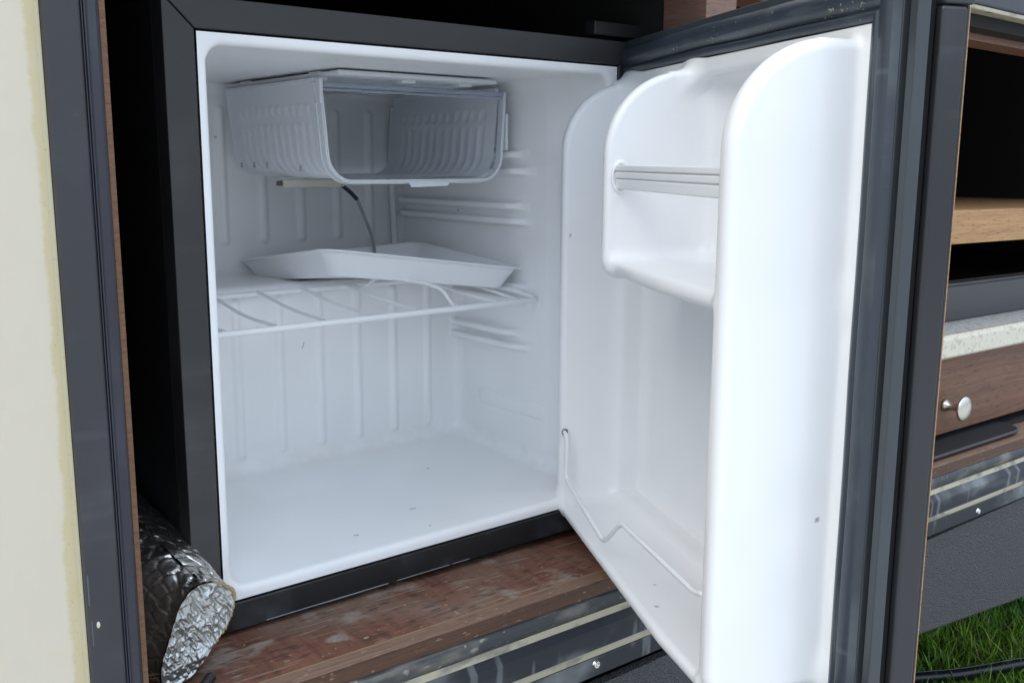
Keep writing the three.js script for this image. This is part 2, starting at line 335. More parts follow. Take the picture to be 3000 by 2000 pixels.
const grime = (p) => (x, y, z) => { const n = 0.975 + 0.05 * vn3(x * 30, y * 30, z * 30, 5) * 0.8; const s = vn3(Math.floor(x * 420), Math.floor(y * 420), Math.floor(z * 420), 9); const d = s > 1 - p ? 0.45 : 1; return [n * d, n * d, n * d * 0.995]; };

// ------------------------------------------------------------------ ground
{
  const g = new THREE.PlaneGeometry(160, 160); g.rotateX(-Math.PI / 2);
  const uv = g.attributes.uv, p = g.attributes.position; for (let i = 0; i < p.count; i++) uv.setXY(i, p.getX(i), p.getZ(i));
  const m = new THREE.Mesh(g, M.ground); m.name = 'ground'; m.receiveShadow = true; m.userData = { kind: 'structure', label: 'dark soil of the lawn below the camper' }; scene.add(m);
}
{
  const g = new THREE.PlaneGeometry(24, 9.5); g.rotateX(-Math.PI / 2); g.translate(0, 0.006, 5.25);  // unseen pale pad, added to bounce light up into the fridge
  const uv = g.attributes.uv, p = g.attributes.position; for (let i = 0; i < p.count; i++) uv.setXY(i, p.getX(i), p.getZ(i));
  const m = new THREE.Mesh(g, std({ roughness: 0.9, map: colorTex(256, 256, 2.4, (u, v) => mixc([0.50, 0.49, 0.47], [0.66, 0.65, 0.63], fbm(u, v, 16, 16, 5, 191))) }));
  m.name = 'bounce_pad'; m.receiveShadow = true; m.userData = { kind: 'structure', label: 'added unseen pale concrete pad bouncing light into the fridge' }; scene.add(m);
}
// ------------------------------------------------------------------ camper wall
const tilt = x => -0.0128 * (x - 0.45);                                   // the sill runs very slightly downhill
const slope = g => { const p = g.attributes.position; for (let i = 0; i < p.count; i++) p.setY(i, p.getY(i) + tilt(p.getX(i))); g.computeVertexNormals(); return g; };
const XR = 2.3;
const wall = thing('camper_wall', 'cream camper side wall with yellowed sealant stain beside the dark opening trim', 'camper wall', [0.1, -0.6, 0.086]);
{
  const g = box(SX0 - 0.02, SX1, -0.60, 1.4, 0.046, 0.086, 0); part(wall, 'siding', g, M.siding);
  part(wall, 'siding', [box(-3.0, SX0 - 0.0202, -0.60, 1.4, 0.046, 0.086, 0), box(SX1 + 0.0003, XR, 0.215, 1.4, 0.046, 0.086, 0), box(XR + 0.0003, 4.2, -0.6, 1.4, 0.046, 0.086, 0)], M.sidingPlain);
  // left trim of the opening: broad flat strip, ridge and inner strip, with a slightly wavy outer edge
  const yb = -0.50, yt = 0.20;
  const wav = (g, a) => { g = g.index ? g.toNonIndexed() : g; const p = g.attributes.position; for (let i = 0; i < p.count; i++) p.setX(i, p.getX(i) + a * (Math.sin(p.getY(i) * 11 + 1) - 0.4 * Math.sin(p.getY(i) * 27))); return g; };
  const strip = (x0, x1, z0, z1) => { const G = []; const n = 14; return box(x0, x1, yb, yt, z0, z1, 0.0012); };
  const trimL = part(wall, 'opening_trim', box(0.1515, 0.1718, yb, yt, 0.070, 0.0905, 0.0022), M.trim);
  part(trimL, 'trim_ridge', [box(0.1719, 0.1727, yb, yt, 0.072, 0.0900, 0.0004), box(0.1731, 0.1739, yb, yt, 0.072, 0.0912, 0.0004)], M.trimB);
  part(trimL, 'trim_lip', prism([[0.0725, 0.0741], [0.0895, 0.0741], [0.0902, 0.0755], [0.0885, 0.0800], [0.0845, 0.0828], [0.0725, 0.0828]].map(([z, x]) => [x + 0.1, z]), 'y', yb, yt), M.trimB);
  part(trimL, 'scratch', [box(0.1526, 0.1534, -0.262, -0.243, 0.0900, 0.09062, 0), box(0.1533, 0.1539, -0.288, -0.272, 0.0900, 0.09062, 0)], std({ color: rgb(0.10, 0.105, 0.12), roughness: 0.7 }));
  const dab = new THREE.SphereGeometry(0.0014, 10, 8); dab.scale(0.8, 1.5, 0.35); dab.translate(0.1572, -0.2755, 0.0906); part(trimL, 'sealant_dab', dab, M.cream);
  // upper trim of the opening
  part(wall, 'opening_trim', slope(box(0.174, XR, 0.186, 0.215, 0.060, 0.0905, 0.002)), M.trimB);
  part(wall, 'sealant_bead', slope(box(0.19, XR, 0.1805, 0.1858, 0.066, 0.0888, 0.0015)), M.creamStrip);
  // sill trims, from the board edge downwards
  const Z = (z, y) => [z, y];
  const run = (pts) => slope(prism(pts, 'x', 0.16, XR));
  part(wall, 'sill_trim', run([Z(0.06, -0.3720), Z(0.0900, -0.3720), Z(0.0925, -0.3742), Z(0.0935, -0.378), Z(0.0928, -0.383), Z(0.0905, -0.3870), Z(0.06, -0.3870)]), M.grayWorn);
  part(wall, 'sealant_strip', run([Z(0.06, -0.3885), Z(0.0898, -0.3885), Z(0.0908, -0.3945), Z(0.06, -0.3945)]), M.creamStrip);
  part(wall, 'sill_trim', run([Z(0.06, -0.3946), Z(0.0912, -0.3946), Z(0.0962, -0.4000), Z(0.0972, -0.4020), Z(0.0960, -0.4195), Z(0.0945, -0.4205), Z(0.06, -0.4205)]), M.vinyl);
  part(wall, 'trim_insert', run([Z(0.06, -0.4206), Z(0.0925, -0.4206), Z(0.0938, -0.4245), Z(0.0928, -0.4282), Z(0.06, -0.4282)]), M.creamStrip);
  const fl = part(wall, 'sill_flange', run([Z(0.06, -0.4284), Z(0.0935, -0.4284), Z(0.0940, -0.4300), Z(0.0930, -0.4465), Z(0.0915, -0.4480), Z(0.06, -0.4480)]), M.vinyl);
  for (const [x, y] of [[0.5690, -0.4365], [1.258, -0.4495]]) {
    const a = new THREE.CylinderGeometry(0.0032, 0.0042, 0.002, 20).rotateX(Math.PI / 2), b = new THREE.TorusGeometry(0.0026, 0.0008, 8, 20), c = new THREE.CylinderGeometry(0.0012, 0.0016, 0.0016, 4).rotateX(Math.PI / 2);
    for (const q of [a, b, c]) { q.translate(0, 0, 0.001); q.rotateX(0.06); }
    b.translate(0, 0, 0.0010); c.translate(0, 0, 0.0016);
    for (const q of [a, b, c]) q.translate(x, y, 0.0935);
    part(fl, 'screw', [a, b, c], M.chrome);
  }
}
const skirt = thing('skirt_panel', 'textured black skirt panel below the camper sill, lower edge above the grass', 'skirt panel', [1.0, -0.6, 0.086]);
{
  const sh = [[-3, -0.455], [-3, -0.55], [0.6, -0.545], [1.128, -0.5868], [1.43, -0.6205], [1.9, -0.66], [4.2, -0.66], [4.2, -0.47]];
  part(skirt, 'skirt_sheet', prism(sh, 'z', 0.078, 0.0885, 0.001), M.skirt);
  part(skirt, 'bottom_edge', [tube([V(0.6, -0.545, 0.084), V(1.128, -0.5868, 0.084), V(1.43, -0.6205, 0.084), V(1.9, -0.66, 0.084)], 0.0035, 0.05)], M.trim);
}
const under = thing('camper_underbody', 'dark flat underside of the camper floor above the shaded grass', 'camper underbody', [1, -0.5, -1]);
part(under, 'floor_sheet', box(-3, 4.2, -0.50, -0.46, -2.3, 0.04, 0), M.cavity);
part(under, 'roof_and_far_wall', [box(-3, 4.2, 1.42, 1.5, -2.3, 0.086, 0), box(-3, 4.2, -0.458, 1.418, -2.34, -2.3, 0)], M.sidingPlain);

// ------------------------------------------------------------------ compartment round the fridge
const comp = thing('fridge_compartment', 'dark compartment with worn brown floor board holding the open mini fridge', 'compartment', [0.45, -0.372, 0.0]);
{
  part(comp, 'side_panel', box(0.1740, 0.1855, -0.358, 0.30, -0.60, 0.060, 0), std({ color: rgb(0.030, 0.017, 0.011), roughness: 0.7 }));
  part(comp, 'jamb', box(0.1832, 0.1868, -0.3565, 0.30, 0.0605, 0.0835, 0.0004), M.jamb);
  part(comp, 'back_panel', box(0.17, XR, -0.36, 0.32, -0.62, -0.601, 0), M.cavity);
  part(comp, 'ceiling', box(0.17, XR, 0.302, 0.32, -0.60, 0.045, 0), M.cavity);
  part(comp, 'partition', box(0.700, 0.738, -0.356, 0.30, -0.60, 0.0295, 0), M.cavityBrown);  // near-black colour paints the shade deeper in behind the stile
  part(comp, 'stile', box(0.6985, 0.7393, -0.356, 0.30, 0.030, 0.0805, 0.0008), M.stileWood);
  part(comp, 'floor_board', slope(box(0.17, XR, -0.3715, -0.3585, -0.60, 0.0752, 0.0006)), M.board);
  const nose = part(comp, 'board_nosing', slope(box(0.17, XR, -0.3718, -0.3587, 0.0762, 0.0912, 0.0007)), M.nosing);
  part(nose, 'glue_line', slope(box(0.19, XR, -0.366, -0.3588, 0.0753, 0.0761, 0)), M.foilEdge);
  part(nose, 'nosing_face', slope(box(0.17, XR, -0.3718, -0.3595, 0.0913, 0.0919, 0.0002)), M.boardEdge);
  // flaked spots and debris lying on the board
  const deb = [];
  for (let i = 0; i < 70; i++) {
    const x = 0.27 + rnd() * 0.40, z = 0.012 + Math.pow(rnd(), 0.6) * 0.076, s = 0.0004 + rnd() * rnd() * rnd() * 0.0022;
    const q = new THREE.IcosahedronGeometry(s, 0); q.scale(1.3, 0.25, 0.8); q.rotateY(rnd() * 6); q.translate(x, -0.3583 + tilt(x), z); deb.push(q);
  }
  const dm = part(comp, 'debris', deb, std({ color: rgb(0.30, 0.23, 0.15), roughness: 0.9 })); dm.userData.kind = 'stuff';
}

// ------------------------------------------------------------------ mini fridge
const fridge = thing('mini_fridge', 'open black mini fridge with white interior standing in the camper compartment', 'mini fridge', [0.4715, -0.3555, -0.2]);
const FX0 = 0.249, FX1 = 0.694, FY0 = -0.3525, FY1 = 0.108;
{
  part(fridge, 'cabinet', [box(FX0, FX0 + 0.004, FY0, FY1, -0.45, -0.0201, 0), box(FX1 - 0.004, FX1, FY0, FY1, -0.45, -0.0201, 0), box(FX0 + 0.0041, FX1 - 0.0041, FY1 - 0.004, FY1, -0.45, -0.0201, 0), box(FX0 + 0.0041, FX1 - 0.0041, FY0, FY0 + 0.004, -0.45, -0.0201, 0), box(FX0 + 0.0041, FX1 - 0.0041, FY0 + 0.0041, FY1 - 0.0041, -0.45, -0.446, 0)], M.blackPlastic);
  for (const [x, z] of [[0.275, -0.03], [0.668, -0.03], [0.275, -0.42], [0.668, -0.42]]) part(fridge, 'foot', new THREE.CylinderGeometry(0.012, 0.012, 0.007, 18).translate(x, FY0 - 0.0036, z), M.blackPlastic);
  // front frame: four mitred strips
  const ix0 = 0.2713, ix1 = 0.6727, iy0 = -0.3300, iy1 = 0.0861, gp = 0.0005;
  const st = (pts, mat) => part(fridge, 'frame_strip', prism(pts, 'z', -0.020, 0, 0.0011), mat);
  st([[FX0, FY1 - gp], [ix0 - gp, iy1], [ix0 - gp, iy0], [FX0, FY0 + gp]], M.frame);
  st([[FX1, FY0 + gp], [ix1 + gp, iy0], [ix1 + gp, iy1], [FX1, FY1 - gp]], M.frame);
  st([[FX0 + gp, FY1], [FX1 - gp, FY1], [ix1, iy1 + gp], [ix0, iy1 + gp]], M.frame);
  const low = st([[FX0 + gp, FY0], [ix0, iy0 - gp], [ix1, iy0 - gp], [FX1 - gp, FY0]], M.frameLow);
  // pale scraped line along the lower edge
  const sc = []; for (const [a, b] of [[0.305, 0.352], [0.352, 0.386], [0.386, 0.415], [0.424, 0.478], [0.482, 0.50]]) sc.push(box(a, b, -0.35155 + (rnd() - 0.5) * 0.0004, -0.3509, -0.0006, 0.0002, 0));
  part(low, 'scrape', sc, M.grayTube);

  // moulded inner liner with step, ribs and shelf ledges
  const ribsU = [0.341, 0.387, 0.433, 0.4788, 0.5244, 0.5701, 0.6136], ribsL = [0.301, 0.3455, 0.390, 0.4346, 0.4792, 0.5238, 0.5684, 0.613];
  const ledges = [[0.006, -0.335, -0.108], [-0.011, -0.335, -0.097], [-0.0465, -0.338, -0.107], [-0.0620, -0.338, -0.098], [-0.1290, -0.228, -0.094], [-0.1440, -0.228, -0.094], [-0.1790, -0.231, -0.112], [-0.1925, -0.231, -0.096]];
  const f = (x, y, z) => {
    const yf = -0.3195 + clamp(-z / 0.232) * 0.0115, xr = 0.6635 - clamp(-z / 0.08) * 0.0085, xl = 0.2795 + 0.004 * clamp(-z / 0.08);
    // the hollow: a rounded box, open at the front
    let c = sdBox(x, y, z, xl, xr, yf, 0.0772, -0.351, 0.10, 0.013);
    const hump = -smin(-(y + 0.1225), -(z + 0.232), 0.012) ;                 // solid where y < -0.1225 and z < -0.232
    c = smax(c, -hump, 0.016);
    let d = smax(-c, z + 0.0012, 0.006);                                     // rim in front
    if (z < -0.33) { for (const rx of ribsU) { if (Math.abs(x - rx) < 0.012) d = smin(d, sdCaps(x, y, z, [rx, -0.0868, -0.3525], [rx, 0.05, -0.3525], 0.0046), 0.003); } }
    if (z < -0.215 && y < -0.128) { for (const rx of ribsL) { if (Math.abs(x - rx) < 0.012) d = smin(d, sdCaps(x, y, z, [rx, -0.2905, -0.2335], [rx, -0.138, -0.2335], 0.0043), 0.003); } }
    if (x > 0.63) {
      for (const [ly, z0, z1] of ledges) if (Math.abs(y - ly) < 0.022) {
        const tp = clamp((z1 - z) / 0.03) , pr = 0.011 * sstep(0, 1, tp);
        d = smin(d, sdBox(x, y, z, 0.656 - pr, 0.68, ly - 0.0038, ly + 0.0030, z0, z1, 0.0022), 0.005);
      }
      d = smin(d, sdBox(x, y, z, 0.6536, 0.67, -0.2655, -0.2505, -0.189, -0.079, 0.0010) + Math.max(0, 0) , 0.0012);
    }
    return d;
  };
  const g0 = grime(0.00012), soil = (x, y, z) => {
    const c = g0(x, y, z), seam = Math.max(sstep(0.020, 0.0, Math.abs(y + 0.306)) * sstep(0.03, 0.0, Math.abs(z + 0.228)), sstep(0.018, 0, 0.655 - x) * sstep(0.02, 0, y + 0.306)), n = vn3(x * 45, y * 45, z * 45, 41) * 0.6 + vn3(x * 160, y * 160, z * 160, 43) * 0.4;
    const smear = sstep(0.60, 0.85, vn3(x * 22, y * 60, z * 22, 47)) * 0.014, k = 0.055 * seam * sstep(0.35, 0.7, n) + smear;
    const rust = sstep(0.0062, 0.0015, Math.hypot(x - 0.2775, y + 0.3272)) * (z > -0.02 ? 1 : 0);
    return [c[0] * (1 - k * 0.9) * (1 - 0.45 * rust), c[1] * (1 - k) * (1 - 0.65 * rust), c[2] * (1 - k * 1.25) * (1 - 0.85 * rust)];
  };
  const liner = part(fridge, 'liner', surfaceNets(f, [0.2716, -0.3298, -0.3575], [0.6726, 0.0859, 0.004], 0.0018, soil), M.white, null, true);
  // a few hairs and specks lying in the liner
  const mk = (a, b, c) => part(liner, 'hair', smoothTube([a, b, c], 0.00022, 8, 4), M.mark);
  mk(V(0.4115, -0.163, -0.2315), V(0.4150, -0.166, -0.2315), V(0.4190, -0.1672, -0.2315));
  mk(V(0.4620, -0.1835, -0.2315), V(0.4612, -0.186, -0.2315), V(0.4595, -0.190, -0.2315));
  mk(V(0.47, -0.3122, -0.05), V(0.473, -0.3122, -0.049), V(0.476, -0.3122, -0.050));
  mk(V(0.400, -0.3145, -0.03), V(0.4025, -0.3145, -0.0295), V(0.404, -0.3145, -0.028));

  // cooling plate under the ceiling
  part(fridge, 'cooling_plate', [box(0.434, 0.606, 0.0715, 0.0752, -0.335, -0.098, 0.0015), box(0.434, 0.606, 0.0712, 0.0755, -0.1005, -0.0962, 0.0018), box(0.4345, 0.442, 0.0680, 0.0765, -0.152, -0.130, 0.001), box(0.4345, 0.439, 0.0680, 0.0765, -0.30, -0.275, 0.001), box(0.51, 0.525, 0.0690, 0.0720, -0.30, -0.115, 0.001), box(0.575, 0.59, 0.0690, 0.0720, -0.30, -0.115, 0.001)], M.box);

  // freezer box: ribbed U-shaped tray with a clear flap
  const bx0 = 0.4300, bx1 = 0.6345, bt = 0.0670, bb = -0.0175, R = 0.026, bzF = -0.131, bzB = -0.325;
  const prof = []; // outer outline from top left round to top right: [x, y, nx, ny]
  for (let i = 0; i <= 34; i++) prof.push([bx0 + 0.006 * i / 34, mix(bt, bb + R, i / 34), -1, 0]);
  for (let i = 1; i <= 12; i++) { const a = Math.PI + i / 12 * Math.PI / 2; prof.push([bx0 + 0.006 + R + Math.cos(a) * R, bb + R + Math.sin(a) * R, Math.cos(a), Math.sin(a)]); }
  for (let i = 1; i <= 14; i++) prof.push([mix(bx0 + 0.006 + R, bx1 - 0.006 - R, i / 14), bb, 0, -1]);
  for (let i = 1; i <= 12; i++) { const a = -Math.PI / 2 + i / 12 * Math.PI / 2; prof.push([bx1 - 0.006 - R + Math.cos(a) * R, bb + R + Math.sin(a) * R, Math.cos(a), Math.sin(a)]); }
  for (let i = 1; i <= 34; i++) prof.push([bx1 - 0.006 + 0.006 * i / 34, mix(bb + R, bt, i / 34), 1, 0]);
  const np = prof.length - 1;
  const rib = (y, z) => { const t = ((z - bzF) / -0.0145), c = t - Math.floor(t), k = sstep(0.10, 0.32, c) * sstep(0.90, 0.68, c);
    const inZ = sstep(bzF - 0.012, bzF - 0.02, z) * sstep(bzB + 0.02, bzB + 0.03, z);
    const lowB = sstep(0.034, 0.029, y) * sstep(-0.021, -0.012, y), upB = sstep(0.0385, 0.041, y) * sstep(0.050, 0.047, y); return 0.0011 * k * inZ * Math.max(lowB, upB); };
  const shell = off => gridMesh(np, 150, (u, v) => { const p = prof[Math.round(u * np)], z = mix(bzF, bzB, v), r = Math.abs(p[0] - (bx0 + bx1) / 2) > 0.07 ? rib(p[1], z) : 0; const o = r - off; return V(p[0] + p[2] * o, p[1] + p[3] * o, z); });
  const fbox = part(fridge, 'freezer_box', [shell(0), shell(0.0014), box(bx0 - 0.0005, bx0 + 0.004, bt - 0.0005, bt + 0.0035, bzB, bzF, 0.001), box(bx1 - 0.004, bx1 + 0.0005, bt - 0.0005, bt + 0.0035, bzB, bzF, 0.001)], M.box);
  part(fbox, 'vent_slot', [[-0.006, -0.305], [-0.006, -0.275], [-0.006, -0.245], [-0.0085, -0.175]].map(([y, z]) => box(bx0 + 0.0040, bx0 + 0.0062, y - 0.003, y + 0.0025, z, z + 0.0009, 0.0002)), M.grayTube);
  // flap
  const fz = -0.1235, fx0 = 0.4290, fx1 = 0.6375, ft = 0.0672, fb = -0.0215, fr = 0.027;
  const U = (o, n = 12) => { const P = []; P.push([fx0 + o, ft - 0.001]); for (let i = 0; i <= n; i++) { const a = Math.PI + i / n * Math.PI / 2, r = fr - o; P.push([fx0 + 0.005 + fr + Math.cos(a) * r, fb + fr + Math.sin(a) * r]); }
    for (let i = 0; i <= n; i++) { const a = -Math.PI / 2 + i / n * Math.PI / 2, r = fr - o; P.push([fx1 - 0.004 - fr + Math.cos(a) * r, fb + fr + Math.sin(a) * r]); } P.push([fx1 - o, ft - 0.001]); return P; };
  const pane = new THREE.ShapeGeometry(new THREE.Shape(U(0.0018).map(p => new THREE.Vector2(...p)))); pane.translate(0, 0, fz);
  const flap = part(fbox, 'freezer_flap', pane, M.clear);
  bases.set(flap, bases.get(fridge));
  const ringW = (o0, o1, z0, z1) => { const a = U(o0), b = U(o1); return prism([...a, ...b.reverse()], 'z', z0, z1, 0.0004); };
  part(fbox, 'flap_rim', [ringW(0, 0.0014, fz - 0.0085, fz + 0.0012), ringW(0.0015, 0.0030, fz - 0.0012, fz + 0.0016), ringW(-0.0012, 0.0, fz - 0.0085, fz - 0.0060)], M.clearRim);
  part(fbox, 'flap_hinge', [tube([V(fx0 + 0.004, 0.0645, fz - 0.001), V(fx1 - 0.004, 0.0645, fz - 0.001)], 0.0026), box(fx0 + 0.004, fx1 - 0.004, 0.0590, 0.0612, fz - 0.0015, fz + 0.0008, 0.0006)], M.smoke);
  part(fbox, 'flap_bracket', box(fx0 - 0.0005, fx0 + 0.0032, 0.048, 0.0695, fz - 0.006, fz + 0.0030, 0.0012), M.box);
  part(fbox, 'flap_tab', prism([[0.520, -0.0205], [0.5245, -0.0258], [0.5655, -0.0250], [0.570, -0.0198]], 'z', fz - 0.001, fz + 0.0008, 0.0003), M.clearRim);
  part(fbox, 'flap_clip', box(fx1 - 0.0003, fx1 + 0.0032, 0.010, 0.0455, fz - 0.006, fz + 0.001, 0.001), M.clearRim);
  // thermostat clip, sensor tube, drain pipe
  const th = part(fridge, 'thermostat_clip', box(0.4480, 0.5160, -0.0278, -0.0200, -0.248, -0.236, 0.001), M.cream);
  part(th, 'clip_end', [box(0.4440, 0.4478, -0.0262, -0.0215, -0.245, -0.239, 0.0006)], M.steelDark);
  const cp = part(fridge, 'sensor_tube', smoothTube([V(0.5335, -0.0405, -0.243), V(0.546, -0.052, -0.255), V(0.562, -0.068, -0.272), V(0.5765, -0.086, -0.285), V(0.588, -0.108, -0.30), V(0.60, -0.12, -0.33)], 0.0019, 40), M.grayTube);
  part(cp, 'black_sleeve', smoothTube([V(0.512, -0.0255, -0.238), V(0.523, -0.0325, -0.240), V(0.5340, -0.0410, -0.2435)], 0.0023, 16), M.blackPlastic);
  part(fridge, 'drain_pipe', smoothTube([V(0.6395, 0.06, -0.335), V(0.6405, 0.03, -0.342), V(0.640, -0.03, -0.344), V(0.6425, -0.08, -0.344), V(0.643, -0.128, -0.344)], 0.0038, 30, 12), M.whitePlain);
  // hinge bracket on the top right
  part(fridge, 'hinge_bracket', [box(0.640, 0.7005, 0.1115, 0.1235, -0.012, 0.002, 0.001)], M.blackPlastic);
  part(fridge, 'hinge_end', [box(0.7010, 0.7140, 0.1110, 0.1240, -0.012, 0.002, 0.0008), box(0.7142, 0.7158, 0.1115, 0.1240, -0.012, 0.003, 0.0004)], M.steelDark);
}
// ------------------------------------------------------------------ fridge door, built in its own frame (s along the door, y, q towards the inside)
{
  const a = THREE.MathUtils.degToRad(67), D = V(-Math.cos(a), 0, Math.sin(a)), Nn = V(-Math.sin(a), 0, -Math.cos(a));
  const MD = new THREE.Matrix4().makeBasis(D, V(0, 1, 0), Nn).setPosition(0.68165, 0, 0.00391);
  const inD = g => g.applyMatrix4(MD);
  const dpart = (par, name, g, mat, keep = false, label) => {                    // uv from the door's own axes
    let q = Array.isArray(g) ? mergeGeometries(g.map(x => { x = x.index ? x.toNonIndexed() : x; if (!x.attributes.uv) x.setAttribute('uv', new THREE.BufferAttribute(new Float32Array(x.attributes.position.count * 2), 2)); return x; })) : g;
    if (!keep) q = boxUV(q);
    return part(par, name, inD(q), mat, label, true);
  };
  const rectRing = (s0, s1, y0, y1, w, q0, q1, bev = 0.001) => {
    const sh = new THREE.Shape([[s0, y0], [s1, y0], [s1, y1], [s0, y1]].map(p => new THREE.Vector2(...p)));
    sh.holes.push(new THREE.Path([[s0 + w, y0 + w], [s0 + w, y1 - w], [s1 - w, y1 - w], [s1 - w, y0 + w]].map(p => new THREE.Vector2(...p))));
    const g = new THREE.ExtrudeGeometry(sh, { depth: q1 - q0 - 2 * bev, bevelEnabled: true, bevelSize: bev, bevelThickness: bev, bevelOffset: -bev, bevelSegments: 3 }); g.translate(0, 0, q0 + bev); return g;
  };
  const door = dpart(fridge, 'door', [rectRing(-0.030, 0.4102, -0.3560, 0.1090, 0.0070, -0.0075, 0.0010), rectRing(-0.0165, 0.3968, -0.3430, 0.0960, 0.0155, -0.0075, 0.0004), rectRing(-0.0225, 0.4026, -0.349, 0.102, 0.0052, -0.0190, -0.0035), box(-0.026, 0.4035, -0.352, 0.105, -0.0298, -0.0205, 0)], M.doorPlastic);
  dpart(door, 'groove', rectRing(-0.026, 0.4052, -0.352, 0.105, 0.010, -0.0140, -0.0076, 0.0003), M.cavity);
  dpart(door, 'door_skin', [box(-0.030, 0.4108, -0.3350, 0.0842, -0.0316, -0.0302, 0.0005), box(0.4040, 0.4110, -0.3350, 0.0842, -0.0314, -0.0140, 0.0026), box(-0.030, -0.0235, -0.3350, 0.0842, -0.0314, -0.0140, 0.0022)], M.skin);
  for (const [y0, y1] of [[0.0846, 0.1115], [-0.3590, -0.3354]]) dpart(door, 'end_cap', box(-0.031, 0.4120, y0, y1, -0.0358, -0.0142, 0.0028), M.doorPlastic);
  dpart(door, 'glint_panel', box(-0.028, 0.4100, -0.334, 0.0835, -0.0329, -0.0317, 0.0004), M.shelfWood);  // added sheet; its warm wood edge stands in for a glint on the skin
  {
    const q = [];
    for (let i = 0; i < 110; i++) { const c = i < 55, s = c ? 0.325 + rnd() * 0.045 : 0.11 + rnd() * 0.16, y = c ? 0.081 + rnd() * 0.018 : 0.0875 + rnd() * 0.011, g = new THREE.IcosahedronGeometry(0.0003 + 0.0009 * rnd() * rnd(), 0); g.scale(1.6, 0.8, 0.4); g.rotateZ(rnd() * 3); g.translate(s, y, y < 0.0855 ? 0.0036 : 0.0070); q.push(g); }
    const m = dpart(door, 'dirt_specks', q, std({ color: rgb(0.22, 0.22, 0.17), roughness: 0.9 })); m.userData.kind = 'stuff';
  }
  // gasket: a bellows profile swept round a rectangle with mitred corners
  {
    const s0 = 0.0035, s1 = 0.3722, y0 = -0.3405, y1 = 0.0790, pr = [[0, 0.0008], [0.0006, 0.0032], [0.0034, 0.0042], [0.0052, 0.0040], [0.0066, 0.0022], [0.0078, 0.0020], [0.0098, 0.0052], [0.0135, 0.0074], [0.0180, 0.0070], [0.0215, 0.0050], [0.0232, 0.0018], [0.0240, 0.0006]];
    const pos = [], L = k => { const t = pr[k][0], q = pr[k][1]; return [[s0 - t, y0 - t, q], [s1 + t, y0 - t, q], [s1 + t, y1 + t, q], [s0 - t, y1 + t, q]]; };
    const nor = [];
    for (let k = 0; k < pr.length - 1; k++) {
      const A = L(k), B = L(k + 1), nk = (i) => { const p0 = pr[Math.max(i - 1, 0)], p1 = pr[Math.min(i + 1, pr.length - 1)]; const dt = p1[0] - p0[0], dq = p1[1] - p0[1], l = Math.hypot(dt, dq); return [-dq / l, dt / l]; };
      for (let e = 0; e < 4; e++) {
        const f = (e + 1) % 4, out = [[0, -1], [1, 0], [0, 1], [-1, 0]][e], n = 14;
        for (let c = 0; c < n; c++) {
          const at = (P, Q, t) => { const w = Math.sin(t * 17 + e * 2) * 0.0004 * Math.sin(Math.PI * t) + (e === 2 ? 0.0012 * Math.sin(Math.PI * t) : 0) * (k > 3 ? 1 : 0.3); return [mix(P[0], Q[0], t) + out[0] * w, mix(P[1], Q[1], t) + out[1] * w, P[2]]; };
          const a0 = at(A[e], A[f], c / n), a1 = at(A[e], A[f], (c + 1) / n), b0 = at(B[e], B[f], c / n), b1 = at(B[e], B[f], (c + 1) / n);
          pos.push(...a0, ...b0, ...a1, ...a1, ...b0, ...b1);
          const na = nk(k), nb = nk(k + 1), N3 = m => [out[0] * m[0], out[1] * m[0], m[1]];
          nor.push(...N3(na), ...N3(nb), ...N3(na), ...N3(na), ...N3(nb), ...N3(nb));
        }
      }
    }
    const g = new THREE.BufferGeometry(); g.setAttribute('position', new THREE.Float32BufferAttribute(pos, 3)); g.setAttribute('normal', new THREE.Float32BufferAttribute(nor, 3));
    dpart(door, 'gasket', g, M.gasket);
  }
  // moulded white inner door with bottle slot, upper bin and bottom tray
  const qf = s => 0.0666 + 0.07 * s;
  const prof2 = (y, q, qm, y0, y1, rt, rb) => {                                   // rounded rectangle in (q, y), q from -0.03 to qm
    const hq = (qm + 0.03) / 2, hy = (y1 - y0) / 2, cq = q - (qm - 0.03) / 2, cy = y - (y0 + y1) / 2, r = cq > 0 ? (cy > 0 ? rt : rb) : 0.0;
    const a = Math.abs(cq) - hq + r, b = Math.abs(cy) - hy + r; return Math.hypot(Math.max(a, 0), Math.max(b, 0)) + Math.min(Math.max(a, b), 0) - r;
  };
  const slab = (d2, s, s0, s1, r) => { const a = d2 + r, b = Math.abs(s - (s0 + s1) / 2) - (s1 - s0) / 2 + r; return Math.hypot(Math.max(a, 0), Math.max(b, 0)) + Math.min(Math.max(a, b), 0) - r; };
  const f = (s, y, q) => {
    let d = sdBox(s, y, q, 0.0, 0.3725, -0.3405, 0.0788, -0.2, 0.0022, 0.0012);
    d = smax(d, -sdBox(s, y, q, 0.018, 0.350, -0.324, 0.0655, -0.0165, 0.05, 0.008), 0.006);
    const Q = qf(s);
    const H = slab(prof2(y, q, Q, -0.336, 0.0695, 0.063, 0.022), s, 0.0035, 0.0185, 0.0055);
    const Fw = slab(prof2(y, q, 0.0862, -0.338, 0.0712, 0.066, 0.016), s, 0.3490, 0.3662 - 0.0022 * sstep(0.03, 0.0, q), 0.0075);
    const B = slab(prof2(y, q, Q, -0.0905, 0.0695, 0.066, 0.015), s, 0.134, 0.1475, 0.0055);
    const wob = sstep(0.165, 0.215, s) * 0.004;
    const BF = slab(prof2(y, q, Math.min(Q, 0.0855) - 0.0065 + wob * 1.2, -0.0905 + wob * 0.15, -0.0775, 0.0062, 0.0062), s, 0.136, 0.3545, 0.003);
    const T = slab(prof2(y, q, Math.min(Q, 0.087), -0.3385, -0.3245, 0.0045, 0.0105), s, 0.006, 0.3545, 0.003);
    let w = smin(H, T, 0.02); let b = smin(B, BF, 0.012); 
